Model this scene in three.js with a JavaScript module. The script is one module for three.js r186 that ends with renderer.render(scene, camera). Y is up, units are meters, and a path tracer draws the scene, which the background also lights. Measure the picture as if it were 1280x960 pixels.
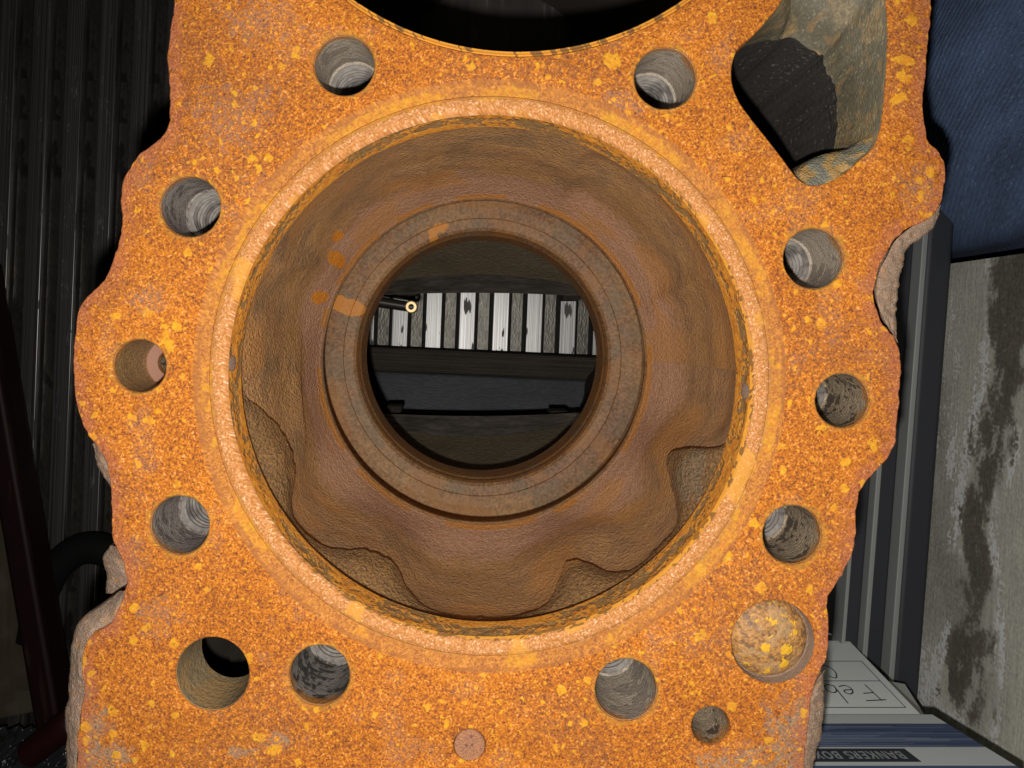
import * as THREE from 'three';
import { mergeGeometries, mergeVertices, toCreasedNormals } from 'three/addons/utils/BufferGeometryUtils.js';
import { RoundedBoxGeometry } from 'three/addons/geometries/RoundedBoxGeometry.js';

// ---------------------------------------------------------------- camera, flash, exposure
// y is up, the machined top of the block lies at y = 0; the phone is held 0.2 m above it and looks straight down.
const HEIGHT = 0.2;
const scene = new THREE.Scene();
scene.background = new THREE.Color(0, 0, 0);
const camera = new THREE.PerspectiveCamera(53.13, 4 / 3, 0.01, 10);
camera.position.set(0, HEIGHT, 0);
camera.up.set(0, 0, -1);
camera.lookAt(0, 0, 0);
camera.setViewOffset(1280, 960, 49, 66, 1280, 960);
scene.add(camera);
const flash = new THREE.PointLight(new THREE.Color(1, 0.97, 0.93), 0.235, 0, 2);   // the phone's own flash, a little below and left of its lens
flash.position.set(-0.005, HEIGHT, 0.0165);
flash.castShadow = true;
flash.shadow.radius = 0.12;
flash.shadow.mapSize.set(2048, 2048);
flash.shadow.camera.near = 0.02; flash.shadow.camera.far = 4;
scene.add(flash);
const renderer = new THREE.WebGLRenderer({ antialias: true });
renderer.toneMapping = THREE.LinearToneMapping;
renderer.toneMappingExposure = 1;
renderer.shadowMap.enabled = true;

// ---------------------------------------------------------------- helpers
const MM = 0.001, TAU = Math.PI * 2;
const S = HEIGHT / 960;                                       // metres per unit of the measured drawing at deck level
const at = (x, y, d = 0) => new THREE.Vector3((x - 591) * (HEIGHT + d) / 960, -d, (y - 414) * (HEIGHT + d) / 960);
const lerp = (a, b, t) => a + (b - a) * t;
const clamp = (v, a = 0, b = 1) => Math.min(b, Math.max(a, v));
const sstep = (a, b, v) => { const t = clamp((v - a) / (b - a)); return t * t * (3 - 2 * t); };
function hash(x, y, s) {
  let h = (Math.imul(x, 374761393) + Math.imul(y, 668265263) + Math.imul(s, 1103515245)) | 0;
  h = Math.imul(h ^ (h >>> 13), 1274126177); h = Math.imul(h ^ (h >>> 15), 2246822519);
  return ((h ^ (h >>> 16)) >>> 0) / 4294967296;
}
function vn(x, y, s, wrap = 0) {                              // value noise 0..1, optionally periodic in x
  let xi = Math.floor(x), yi = Math.floor(y); const fx = x - xi, fy = y - yi;
  let x1 = xi + 1;
  if (wrap) { xi = ((xi % wrap) + wrap) % wrap; x1 = ((x1 % wrap) + wrap) % wrap; }
  const u = fx * fx * (3 - 2 * fx), v = fy * fy * (3 - 2 * fy);
  const a = hash(xi, yi, s), b = hash(x1, yi, s), c = hash(xi, yi + 1, s), d = hash(x1, yi + 1, s);
  return a + (b - a) * u + (c - a) * v + (a - b - c + d) * u * v;
}
const fbm = (x, y, s, o = 4) => { let v = 0, a = 0.5, t = 0; for (let i = 0; i < o; i++) { v += a * vn(x, y, s + i * 17); t += a; a *= 0.5; x *= 2.03; y *= 2.03; } return v / t; };
function spots(x, y, size, s, prob, rmin, rmax) {             // irregular round blots: > 0 inside
  const cx = Math.floor(x / size), cy = Math.floor(y / size); let best = -1;
  for (let j = -1; j <= 1; j++) for (let i = -1; i <= 1; i++) {
    const gx = cx + i, gy = cy + j;
    if (hash(gx, gy, s) > prob) continue;
    const dx = x - (gx + 0.15 + 0.7 * hash(gx, gy, s + 1)) * size, dy = y - (gy + 0.15 + 0.7 * hash(gx, gy, s + 2)) * size;
    const r = lerp(rmin, rmax, hash(gx, gy, s + 3) ** 2);
    best = Math.max(best, 1 - Math.sqrt(dx * dx * lerp(0.7, 1.4, hash(gx, gy, s + 4)) + dy * dy) / r);
  }
  return best;
}
const toS = new Uint8Array(4097);
for (let i = 0; i <= 4096; i++) { const v = i / 4096; toS[i] = Math.round(255 * (v <= 0.0031308 ? 12.92 * v : 1.055 * v ** (1 / 2.4) - 0.055)); }
// fn(u, v, out): out = linear r, g, b, height 0..1, roughness 0..1
function surface(w, h, fn, { bump = 0, rough = 0.8, roughMap = false, metal = 0, wrap = THREE.RepeatWrapping, side = THREE.DoubleSide, spec = 1, name = '' } = {}) {
  const col = new Uint8Array(w * h * 4), hgt = bump ? new Uint8Array(w * h * 4) : null, rgh = roughMap ? new Uint8Array(w * h * 4) : null, o = [0, 0, 0, 0.5, rough];
  for (let y = 0, k = 0; y < h; y++) for (let x = 0; x < w; x++, k += 4) {
    o[3] = 0.5; o[4] = rough; fn((x + 0.5) / w, (y + 0.5) / h, o);
    for (let c = 0; c < 3; c++) col[k + c] = toS[Math.round(4096 * clamp(o[c]))];
    col[k + 3] = 255;
    if (hgt) { hgt[k] = hgt[k + 1] = hgt[k + 2] = Math.round(255 * clamp(o[3])); hgt[k + 3] = 255; }
    if (rgh) { rgh[k] = rgh[k + 1] = rgh[k + 2] = Math.round(255 * clamp(o[4])); rgh[k + 3] = 255; }
  }
  const tex = (a, srgb) => { const t = new THREE.DataTexture(a, w, h, THREE.RGBAFormat); t.magFilter = THREE.LinearFilter; t.minFilter = THREE.LinearMipmapLinearFilter; t.generateMipmaps = true; t.wrapS = t.wrapT = wrap; t.anisotropy = 8; if (srgb) t.colorSpace = THREE.SRGBColorSpace; t.needsUpdate = true; return t; };
  const m = new THREE.MeshPhysicalMaterial({ map: tex(col, true), roughness: roughMap ? 1 : rough, metalness: metal, side, specularIntensity: spec });
  if (hgt) { m.bumpMap = tex(hgt); m.bumpScale = bump; }
  if (rgh) m.roughnessMap = tex(rgh);
  m.name = name;
  return m;
}
function mixTo(o, r, g, b, t) { o[0] += (r - o[0]) * t; o[1] += (g - o[1]) * t; o[2] += (b - o[2]) * t; }
const dim = (r, g, b, rough = 0.7) => new THREE.MeshStandardMaterial({ color: new THREE.Color(r, g, b), roughness: rough, side: THREE.DoubleSide });
const names = {};
function numbered(n) { const k = names[n] = (names[n] ?? -1) + 1; return k ? `${n}_${String(k).padStart(3, '0')}` : n; }
function group(name, label, category, p = new THREE.Vector3()) { const g = new THREE.Group(); g.name = numbered(name); g.position.copy(p); g.userData = { label, category }; scene.add(g); return g; }
function mesh(name, geo, mat, parent) {
  const m = new THREE.Mesh(geo, mat); m.name = name; m.castShadow = m.receiveShadow = true;
  if (parent !== scene) { const w = new THREE.Vector3(); for (let q = parent; q && q !== scene; q = q.parent) w.add(q.position); geo.translate(-w.x, -w.y, -w.z); }
  parent.add(m); return m;
}
// grid surface from a function (i, j) -> Vector3, with uv 0..1
function gridGeo(nu, nv, f, closeU = false) {
  const pos = [], uv = [], idx = [];
  for (let j = 0; j <= nv; j++) for (let i = 0; i <= nu; i++) { const p = f(i / nu, j / nv); pos.push(p.x, p.y, p.z); uv.push(i / nu, j / nv); }
  for (let j = 0; j < nv; j++) for (let i = 0; i < nu; i++) { const a = j * (nu + 1) + i, b = a + 1, c = a + nu + 1, d = c + 1; idx.push(a, c, b, b, c, d); }
  const g = new THREE.BufferGeometry();
  g.setAttribute('position', new THREE.Float32BufferAttribute(pos, 3)); g.setAttribute('uv', new THREE.Float32BufferAttribute(uv, 2)); g.setIndex(idx); g.computeVertexNormals();
  if (closeU) { const n = g.attributes.normal; for (let j = 0; j <= nv; j++) { const a = j * (nu + 1), b = a + nu; const v = new THREE.Vector3(n.getX(a) + n.getX(b), n.getY(a) + n.getY(b), n.getZ(a) + n.getZ(b)).normalize(); n.setXYZ(a, v.x, v.y, v.z); n.setXYZ(b, v.x, v.y, v.z); } }
  return g;
}
// turned surface about a vertical axis: profile = [[radius, depth], ...]
function turned(cx, cz, profile, n = 128, sharp = true) {
  const pts = sharp ? profile.flatMap((p, i) => (i === 0 || i === profile.length - 1 ? [p] : [p, p])) : profile;
  const len = [0]; for (let i = 1; i < pts.length; i++) len.push(len[i - 1] + Math.hypot(pts[i][0] - pts[i - 1][0], pts[i][1] - pts[i - 1][1]));
  const g = gridGeo(n, pts.length - 1, (u, v) => { const [r, d] = pts[Math.round(v * (pts.length - 1))], a = u * TAU; return new THREE.Vector3(cx + r * Math.cos(a), -d, cz + r * Math.sin(a)); }, true);
  const uv = g.attributes.uv; for (let j = 0, k = 0; j < pts.length; j++) for (let i = 0; i <= n; i++, k++) uv.setY(k, len[j] / len[len.length - 1]);
  return g;
}
const planarUV = (g, f) => { const p = g.attributes.position, uv = g.attributes.uv; for (let i = 0; i < p.count; i++) uv.setXY(i, ...f(p.getX(i), p.getY(i), p.getZ(i))); return g; };

// ---------------------------------------------------------------- measured outlines of the block (drawing units, 0.208 mm each)
const BORE = [611.5, 470], BORE2 = [648, -296];
const OUTLINE = [[215, -620], [216, -300], [217, -60], [217, 0], [214, 26], [211, 45], [208, 71], [209, 90], [212, 112], [212, 135], [207, 161], [197, 174], [184, 184], [169, 197], [159, 214], [151, 232], [150, 255], [152, 277], [148, 300], [142, 322], [131, 347], [116, 362], [103, 377], [96, 394], [93, 420], [91, 450], [92, 480], [96, 510], [103, 532], [116, 553], [131, 576], [137, 600], [139, 622], [139, 664], [144, 686], [154, 705], [157, 724], [154, 742], [148, 761], [139, 778], [116, 792], [105, 812], [102, 840], [105, 864], [99, 890], [97, 920], [94, 956], [94, 1000], [96, 1090],
  [400, 1094], [800, 1092], [996, 1090], [1000, 1020], [1004, 975], [1008, 940], [1011, 905], [1015, 877], [1018, 859], [1027, 840], [1035, 817], [1037, 791], [1035, 772], [1035, 750], [1042, 735], [1055, 716], [1066, 694], [1071, 667], [1071, 637], [1076, 615], [1089, 596], [1107, 577], [1119, 555], [1124, 517], [1126, 487], [1127, 454], [1124, 436], [1117, 420], [1104, 401], [1095, 379], [1094, 356], [1100, 334], [1109, 318], [1118, 301], [1137, 285], [1158, 275], [1170, 267], [1177, 252], [1181, 232], [1182, 205], [1175, 189], [1163, 178], [1158, 161], [1154, 139], [1156, 112], [1160, 75], [1163, 37], [1166, 0], [1167, -60], [1166, -300], [1165, -620]];
const smooth = (pts, n, closed = true) => new THREE.CatmullRomCurve3(pts.map(([x, y]) => new THREE.Vector3(x, y, 0)), closed, 'centripetal').getSpacedPoints(n).map((v) => [v.x, v.y]).slice(0, closed ? -1 : undefined);
const outline = smooth(OUTLINE, 900).map(([x, y], i) => [x + (vn(x / 5, y / 5, 91) - 0.5) * 2.4 + (vn(x / 14, y / 14, 93) - 0.5) * 2.5, y + (vn(x / 5, y / 5, 92) - 0.5) * 2.4]);
const HOLES = [[430, 81, 38, 'pale'], [832, 97, 39, 'pale'], [237, 258, 38, 'sludge'], [1018, 323, 38, 'pale'], [173.5, 457.5, 33.5, 'rusty'], [1054, 501, 34, 'grimy'], [224, 657, 37, 'sludge'], [991, 669, 37, 'grimy'], [399, 845, 38, 'oily'], [783, 863, 39, 'pale']];
const SLOT = [[975, -70], [990, -40], [978, 0], [962, 22], [942, 44], [924, 60], [917, 75], [915, 98], [922, 122], [938, 146], [957, 170], [975, 193], [989, 212], [1000, 225], [1013, 231], [1032, 229], [1052, 219], [1072, 202], [1090, 186], [1099, 168], [1104, 138], [1108, 92], [1110, 40], [1107, 0], [1096, -50], [1040, -85]];

// ---------------------------------------------------------------- materials of the block
const segs = outline.map((p, i) => [p, outline[(i + 1) % outline.length]]);
const EG = 10, egw = 120, egh = 112, ex0 = 50, ey0 = -70;
const edgeGrid = new Float32Array(egw * egh);                 // distance to the block's rim, for rust that is redder and scalier there
for (let j = 0; j < egh; j++) for (let i = 0; i < egw; i++) {
  const x = ex0 + i * EG, y = ey0 + j * EG; let b = 1e9;
  for (const [p, q] of segs) { const vx = q[0] - p[0], vy = q[1] - p[1], t = clamp(((x - p[0]) * vx + (y - p[1]) * vy) / (vx * vx + vy * vy)); b = Math.min(b, (x - p[0] - t * vx) ** 2 + (y - p[1] - t * vy) ** 2); }
  edgeGrid[j * egw + i] = Math.sqrt(b);
}
const edgeDist = (x, y) => { const u = clamp((x - ex0) / EG, 0, egw - 1.01), v = clamp((y - ey0) / EG, 0, egh - 1.01), i = u | 0, j = v | 0, k = j * egw + i; return lerp(lerp(edgeGrid[k], edgeGrid[k + 1], u - i), lerp(edgeGrid[k + egw], edgeGrid[k + egw + 1], u - i), v - j); };
const DX = 70, DY = -60, DW = 1125, DH = 1070;                // the part of the deck that has its own rust map
const PURPLE = [[188, 378, 26, 20], [285, 150, 45, 40], [320, 30, 60, 30], [320, 125, 30, 26], [935, 950, 60, 24], [350, 925, 34, 12], [130, 950, 40, 26], [120, 900, 22, 22], [985, 925, 34, 60], [960, 965, 60, 30], [770, 130, 40, 18], [1150, 232, 26, 34], [168, 690, 20, 20], [195, 770, 26, 30]];
const GREY = [[128, 952, 40, 20], [118, 905, 14, 24], [108, 868, 10, 14], [985, 935, 28, 46], [945, 956, 60, 14], [1002, 900, 14, 30], [352, 925, 24, 7], [300, 940, 20, 6]];   // scale gone, bare grey iron
const YELLOW = [[205, 408, 7, 5], [208, 422, 6, 10], [212, 434, 6, 9], [145, 395, 9, 6], [184, 391, 9, 5], [221, 408, 7, 7], [165, 523, 8, 6], [186, 525, 9, 6], [197, 513, 5, 4], [335, 198, 7, 7], [323, 210, 6, 6], [296, 222, 5, 5], [273, 214, 8, 5], [1092, 555, 8, 9], [1056, 577, 7, 7], [1056, 611, 8, 6], [1077, 604, 5, 6], [1043, 635, 7, 6], [1132, 76, 14, 8], [1128, 95, 8, 9], [1140, 25, 8, 8], [1126, 122, 11, 8], [1136, 175, 12, 6], [1162, 215, 8, 9], [1151, 246, 6, 7], [765, 76, 14, 11], [805, 77, 9, 7], [746, 102, 7, 6], [1160, 270, 7, 4], [104, 827, 6, 12], [113, 843, 7, 4], [110, 800, 5, 5], [108, 908, 8, 7], [107, 925, 5, 9], [180, 932, 6, 8], [324, 922, 10, 8], [342, 936, 11, 9], [145, 943, 8, 5], [168, 952, 6, 5], [960, 925, 6, 5], [168, 760, 5, 8], [182, 784, 6, 5]];
const deckMat = surface(2048, 1948, (u, v, o) => {
  const x = DX + u * DW, y = DY + v * DH;
  const wx = x + (vn(x / 6, y / 6, 5) - 0.5) * 5, wy = y + (vn(x / 6, y / 6, 6) - 0.5) * 5;
  const g1 = vn(x / 1.5, y / 1.5, 1), g2 = vn(wx / 2.9, wy / 2.9, 2), g3 = vn(wx / 8, wy / 8, 3), big = fbm(x / 90, y / 90, 4, 3);
  let g = 0.5 * g1 + 0.24 * vn(x / 2.1 + 40, y / 2.1, 8) + 0.2 * g2 + 0.06 * g3 + (big - 0.5) * 0.14;
  g = clamp((g - 0.5) * 1.6 + 0.5);
  if (g < 0.33) { const t = g / 0.33; o[0] = lerp(0.17, 0.37, t); o[1] = lerp(0.055, 0.105, t); o[2] = lerp(0.02, 0.015, t); }
  else if (g < 0.7) { const t = (g - 0.33) / 0.37; o[0] = lerp(0.37, 0.58, t); o[1] = lerp(0.105, 0.187, t); o[2] = lerp(0.015, 0.013, t); }
  else { const t = (g - 0.7) / 0.3; o[0] = lerp(0.58, 0.75, t); o[1] = lerp(0.187, 0.3, t); o[2] = lerp(0.013, 0.06, t); }
  const brown = fbm(x / 150, y / 150, 7, 4) + 0.12 * sstep(420, 150, x) * sstep(420, 100, y) + (g3 - 0.5) * 0.12;   // older, browner scale
  mixTo(o, 0.27 + 0.16 * (g1 - 0.5), 0.1 + 0.07 * (g1 - 0.5), 0.036 + 0.03 * (g1 - 0.5), 0.5 * sstep(0.5, 0.68, brown) * sstep(0.8, 0.35, g2));
  let hgt = 0.2 + 0.3 * g2 + 0.22 * g1 + 0.14 * g3;
  const rx = x - BORE[0], ry = y - BORE[1], r = Math.hypot(rx, ry), ang = Math.atan2(ry, rx);
  const ed = edgeDist(x, y) + (g3 - 0.5) * 12;
  // bare, purple-grey places where the scale is thin
  let pur = sstep(0.6, 0.78, fbm(x / 45, y / 45, 21, 4)) * 0.4;
  for (const [px, py, a, b] of PURPLE) { const q = Math.hypot((x - px) / a, (y - py) / b) + (vn(wx / 9, wy / 9, 22) - 0.5) * 1.1; if (q < 1.15) pur = Math.max(pur, sstep(1.15, 0.5, q) * 0.6); }
  if (pur > 0 && r > 372) mixTo(o, 0.24 + 0.2 * g1, 0.115 + 0.12 * g1, 0.065 + 0.08 * g1, pur * sstep(0.75, 0.3, g2 * 0.6 + g1 * 0.4));
  for (const [px, py, a, b] of GREY) { const q = Math.hypot((x - px) / a, (y - py) / b) + (fbm(x / 12, y / 12, 23, 4) - 0.5) * 2.2; if (q < 1) mixTo(o, 0.2 + 0.14 * g1, 0.15 + 0.11 * g1, 0.095 + 0.08 * g1, 0.5 * sstep(1, 0.7, q) * sstep(0.8, 0.55, g2)); }
  for (const [px, py, pr] of HOLES) { const q = Math.hypot(x - px, y - py) - pr; if (q < 9) mixTo(o, 0.36 + 0.2 * g1, 0.15 + 0.1 * g2, 0.03, 0.6 * sstep(8, 1, q + (g3 - 0.5) * 9)); }
  // red scale along the rim
  if (ed < 26) mixTo(o, 0.3 + 0.2 * g1, 0.085 + 0.08 * g1, 0.035 + 0.04 * g1, sstep(26, 3, ed) * 0.75 * sstep(0.2, 0.6, vn(wx / 10, wy / 10, 31) + 0.15));
  // yellow blisters
  let yl = Math.max(spots(wx, wy, 15, 41, lerp(0.06, 0.4, sstep(0.4, 0.65, fbm(x / 120, y / 120, 42, 2))), 1.2, 4.4), spots(wx, wy, 30, 45, 0.3, 3, 8.5), spots(x, y, 9, 48, 0.14, 1, 2.6));
  for (const [px, py, a, b] of YELLOW) { const q = Math.hypot((wx - px) / a, (wy - py) / b); if (q < 1) yl = Math.max(yl, 1 - q); }
  if (r > 371 && yl > 0.05) { const t = sstep(0.03, 0.35, yl + (g2 - 0.5) * 0.35); mixTo(o, 0.72 + 0.14 * (g1 - 0.5), 0.325 + 0.14 * (g2 - 0.5), 0.018, t * (0.62 + 0.3 * g3)); hgt += 0.2 * t; }
  // few scattered dark pits, and pale grains that partly paint in flash glints
  if (g1 > 0.88 && g2 > 0.45) mixTo(o, 0.8, 0.5, 0.26, 0.36);
  if (g1 < 0.1 && g2 < 0.5) { mixTo(o, 0.13, 0.045, 0.025, 0.7); hgt -= 0.15; }
  // ring cut round the bore
  if (r < 371) {
    const a = ang / TAU + 0.5, q = vn(a * 90, r / 14, 51, 90), q2 = vn(wx / 5, wy / 5, 52);
    const rr = r + (q2 - 0.5) * 5;
    mixTo(o, 0.44 + 0.26 * (g1 - 0.5) + 0.16 * (g2 - 0.5), 0.172 + 0.12 * (g1 - 0.5) + 0.08 * (g2 - 0.5), 0.03 + 0.02 * g1, 0.8);
    if (rr > 348) {
      const yb = sstep(0.5, 0.6, vn(a * 34, r / 60, 53, 34) * 0.6 + 0.2 * q2 + 0.2 * vn(a * 110, r / 8, 55, 110) + 0.06 * Math.cos((a - 0.12) * TAU));
      mixTo(o, 0.66 + 0.2 * (g1 - 0.5), 0.29 + 0.16 * (g2 - 0.5), 0.022, yb * (0.25 + 0.45 * g3) * sstep(368, 362, rr + 4 * (q - 0.5)));
      if (rr > 365 && q > 0.5) mixTo(o, 0.3, 0.11, 0.03, 0.5);
      if (rr < 352 && vn(a * 70, 3, 56, 70) > 0.4) mixTo(o, 0.4, 0.18, 0.05, 0.45);
      hgt = 0.45 + 0.2 * g1;
    } else if (rr > 329) {
      mixTo(o, 0.52 + 0.34 * (g1 - 0.5), 0.225 + 0.2 * (g1 - 0.5), 0.075 + 0.12 * (g1 - 0.5), 0.88);
      if (rr > 346.5 || rr < 331) mixTo(o, 0.3, 0.12, 0.03, 0.5);
      if (g1 > 0.86) mixTo(o, 0.85, 0.62, 0.45, 0.6);
      mixTo(o, 0.66, 0.3, 0.035, 0.6 * sstep(0.72, 0.84, vn(a * 60, r / 30, 54, 60)) ); hgt = 0.4 + 0.14 * g1;
    } else {
      mixTo(o, 0.68, 0.3, 0.025, 0.5 + 0.3 * q);
      if (q2 < 0.34 || q < 0.24) mixTo(o, 0.1, 0.05, 0.02, 0.75); hgt = 0.3 + 0.4 * q2;
    }
  }
  o[3] = hgt; o[4] = clamp(0.88 - 0.45 * sstep(0.82, 0.97, g1) + 0.1 * (g2 - 0.5), 0.35, 1);
}, { bump: 0.0003, roughMap: true, rough: 0.7, spec: 0.6, wrap: THREE.MirroredRepeatWrapping, name: 'rusted deck' });
const deckUV = (x, y, z) => [(x / S + 591 + y / S * 0.8 - DX) / DW, (z / S + 414 + y / S * 0.6 - DY) / DH];

const castMat = surface(512, 512, (u, v, o) => {              // bare rough casting below the deck edge
  const x = u * 60, y = v * 60, a = vn(x * 1.2, y * 1.2, 61), b = vn(x * 3, y * 3, 62), c = fbm(x / 4, y / 4, 63, 3);
  o[0] = 0.33 + 0.16 * (a - 0.5) + 0.16 * (b - 0.5); o[1] = o[0] * lerp(0.6, 0.76, c); o[2] = o[0] * lerp(0.38, 0.56, c);
  if (c > 0.62) mixTo(o, 0.45, 0.18, 0.04, 0.5 * sstep(0.62, 0.75, c));
  o[3] = 0.3 * a + 0.4 * b + 0.3 * c;
}, { bump: 0.0004, rough: 0.85, name: 'bare casting' });

// the water jacket: soft bays between the bolt columns, and rough pads with lifted, undercut edges [from degree, to degree, radius, depth of the edge]
const BAYS = [[-3, 20, 1], [46, 12, 1], [92, 17, 1], [139, 10, 1], [200, 10, 0.6], [232, 20, 0.75], [275, 26, 0.55], [318, 22, 1]];
function bay(deg) { let w = 0; for (const [c, h, k] of BAYS) { const d = Math.abs(((deg - c) % 360 + 540) % 360 - 180); w = Math.max(w, k * sstep(h + 9, h - 9, d)); } return w; }
const LEDGE_LINE = [[13, 307], [18, 301], [22, 270], [27, 259], [33, 272], [38, 295], [45, 301], [53, 299], [58, 288], [62, 270], [67, 264], [71, 274], [76, 295], [84, 302], [92, 303], [100, 302], [106, 298], [110, 287], [114, 272], [119, 267], [124, 270], [129, 284], [133, 296], [139, 298], [144, 292], [149, 276], [156, 270], [163, 273], [168, 283], [173, 299], [178, 307]];   // [direction, radius in the drawing]
function ledgeAt(deg) { let i = 0; while (i < LEDGE_LINE.length - 2 && LEDGE_LINE[i + 1][0] < deg) i++; const [a, p] = LEDGE_LINE[i], [b, q] = LEDGE_LINE[i + 1], k = (deg - a) / (b - a), m0 = i ? (q - LEDGE_LINE[i - 1][1]) / (b - LEDGE_LINE[i - 1][0]) * (b - a) : 0, n = LEDGE_LINE[i + 2], m1 = n ? (n[1] - p) / (n[0] - a) * (b - a) : 0, k2 = k * k, k3 = k2 * k; return (2 * k3 - 3 * k2 + 1) * p + (k3 - 2 * k2 + k) * m0 + (3 * k2 - 2 * k3) * q + (k3 - k2) * m1; }
const JP = [[72.2, 9.5], [71.7, 11.5], [71.2, 16], [70.8, 24], [70.4, 34], [70, 44], [69.3, 56], [68.2, 68], [66.9, 79], [65.4, 87], [64.3, 92], [63.5, 94.8], [62.9, 96.5]];
const jpR = (d) => { let i = 0; while (i < JP.length - 2 && JP[i + 1][1] < d) i++; const q = (d - JP[i][1]) / (JP[i + 1][1] - JP[i][1]); return prof(JP, (i + clamp(q)) / (JP.length - 1))[0]; };
function pad(deg, d) {                                        // [how far the ledge stands in here, 1 above its edge]
  if (deg <= 13 || deg >= 178) return [0, 0];
  const r0 = ledgeAt(deg), r = r0 + Math.max(0, 303 - r0) * (0.1 + 0.22 * vn(deg / 13, 7, 136)) + (vn(deg / 1.7, 3, 135) - 0.5) * 3, e = 19.5 + (303 - r) * 0.59 + (vn(deg / 3.5, 1, 138) - 0.5) * 2.5 + (vn(deg / 0.6, 1, 139) - 0.5) * 0.7, R = r * (200 + e) / 960;
  const s = sstep(13, 20, deg) * sstep(178, 171, deg), a = (70.9 - R) * s * (0.62 + 0.6 * vn(deg / 9, 4, 137));
  return [a * sstep(9.5, Math.max(11, e * 0.8), d) * sstep(e + 1.3, e, d), s * sstep(e + 3, e - 3, d)];
}
function prof(P, t) { const f = t * (P.length - 1), i = Math.min(P.length - 2, f | 0), k = f - i, p0 = P[Math.max(0, i - 1)], p1 = P[i], p2 = P[i + 1], p3 = P[Math.min(P.length - 1, i + 2)]; return [0, 1].map((c) => 0.5 * (2 * p1[c] + (p2[c] - p0[c]) * k + (2 * p0[c] - 5 * p1[c] + 4 * p2[c] - p3[c]) * k * k + (3 * p1[c] - p0[c] - 3 * p2[c] + p3[c]) * k ** 3)); }
const jacketMat = surface(2048, 1024, (u, v, o) => {
  const deg = u * 360, x = u * 430, y = v * 87, wob = (vn(x / 6, y / 6, 70) - 0.5) * 10, up = sstep(30, 55, y) , w = clamp(1 - Math.max(pad(deg, 9.5 + y)[1], (1 - bay(deg + wob)) * (deg > 170 || deg < 5 ? 1 : 0.35)));
  const f = vn(x * 2.2, y * 1.2, 71, 946), f3 = vn(x * 4, y * 3.2, 78, 1720), f2 = vn(x * 0.9, y * 0.8, 72, 387), m = fbm(x / 9, y / 9, 73, 4), l = fbm(x / 28, y / 22, 74, 3);
  o[0] = 0.42 + 0.14 * (l - 0.5) + 0.12 * (m - 0.5); o[1] = o[0] * lerp(0.5, 0.58, l); o[2] = o[0] * lerp(0.2, 0.27, m);
  const rough = 1 - w * 0.8;
  o[0] += 0.16 * (f - 0.5) * rough + 0.05 * (f2 - 0.5); o[1] += 0.085 * (f - 0.5) * rough + 0.03 * (f2 - 0.5); o[2] += 0.03 * (f - 0.5) * rough;
  if (m > 0.55) mixTo(o, 0.22, 0.15, 0.085, 0.6 * sstep(0.55, 0.66, m) * (0.4 + 0.6 * rough));                     // olive-grey stains
  mixTo(o, 0.25, 0.15, 0.065, 0.45 * rough * sstep(0.35, 0.6, m));
  o[0] *= 1 + 0.3 * (f3 - 0.5); o[1] *= 1 + 0.3 * (f3 - 0.5); o[2] *= 1 + 0.3 * (f3 - 0.5);
  if (f * 0.6 + f3 * 0.4 > 0.76) mixTo(o, 0.62, 0.36, 0.12, 0.2 + 0.4 * rough);
  if (f * 0.5 + f3 * 0.5 < 0.2) mixTo(o, 0.12, 0.07, 0.035, 0.5);
  mixTo(o, 0.18 + 0.13 * (f - 0.5), 0.095 + 0.07 * (f - 0.5), 0.034 + 0.022 * (f3 - 0.5), 0.72 * sstep(0.2, 0.7, pad(deg, 9.5 + y)[1] + (f2 - 0.5) * 0.5 + (m - 0.5)));
  if (Math.hypot((deg - 26) / 8, (y - 16) / 9) + (m - 0.5) * 2 < 1) mixTo(o, 0.13 + 0.08 * f, 0.1 + 0.065 * f, 0.064 + 0.045 * f, 0.55);
  const d = y + (m - 0.5) * 14 + w * 5;                                                      // pink scale on the shoulder, ragged above
  mixTo(o, 0.48 + 0.14 * (f - 0.5), 0.27 + 0.1 * (f - 0.5), 0.17 + 0.08 * (f - 0.5), 0.8 * sstep(63, 72, d + (f2 - 0.5) * 9));
  if (l < 0.42) mixTo(o, 0.52, 0.25, 0.075, 0.55 * sstep(0.42, 0.3, l));
  if (y > 83.5 && vn(x / 9, 1, 77) > 0.45) mixTo(o, 0.55, 0.22, 0.03, 0.7);
  // four fresh orange rust blots by the left shoulder
  for (const [bx, by, a, b] of [[215.4, 0.84, 2.6, 0.1], [201.6, 0.88, 2.2, 0.08], [221, 0.72, 1.6, 0.05]]) if (Math.hypot((deg - bx + (m - 0.5) * 3) / a, (v - by + (f2 - 0.5) * 0.02) / b) < 1) mixTo(o, 0.7, 0.2 + 0.1 * f, 0.012, 0.9);
  o[3] = 0.5 + (0.2 + rough * 0.4) * (f - 0.5) + 0.3 * (f3 - 0.5) + 0.15 * (f2 - 0.5) + 0.12 * (m - 0.5); o[4] = 0.66;
}, { bump: 0.0006, rough: 0.62, name: 'rusted water jacket' });
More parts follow.
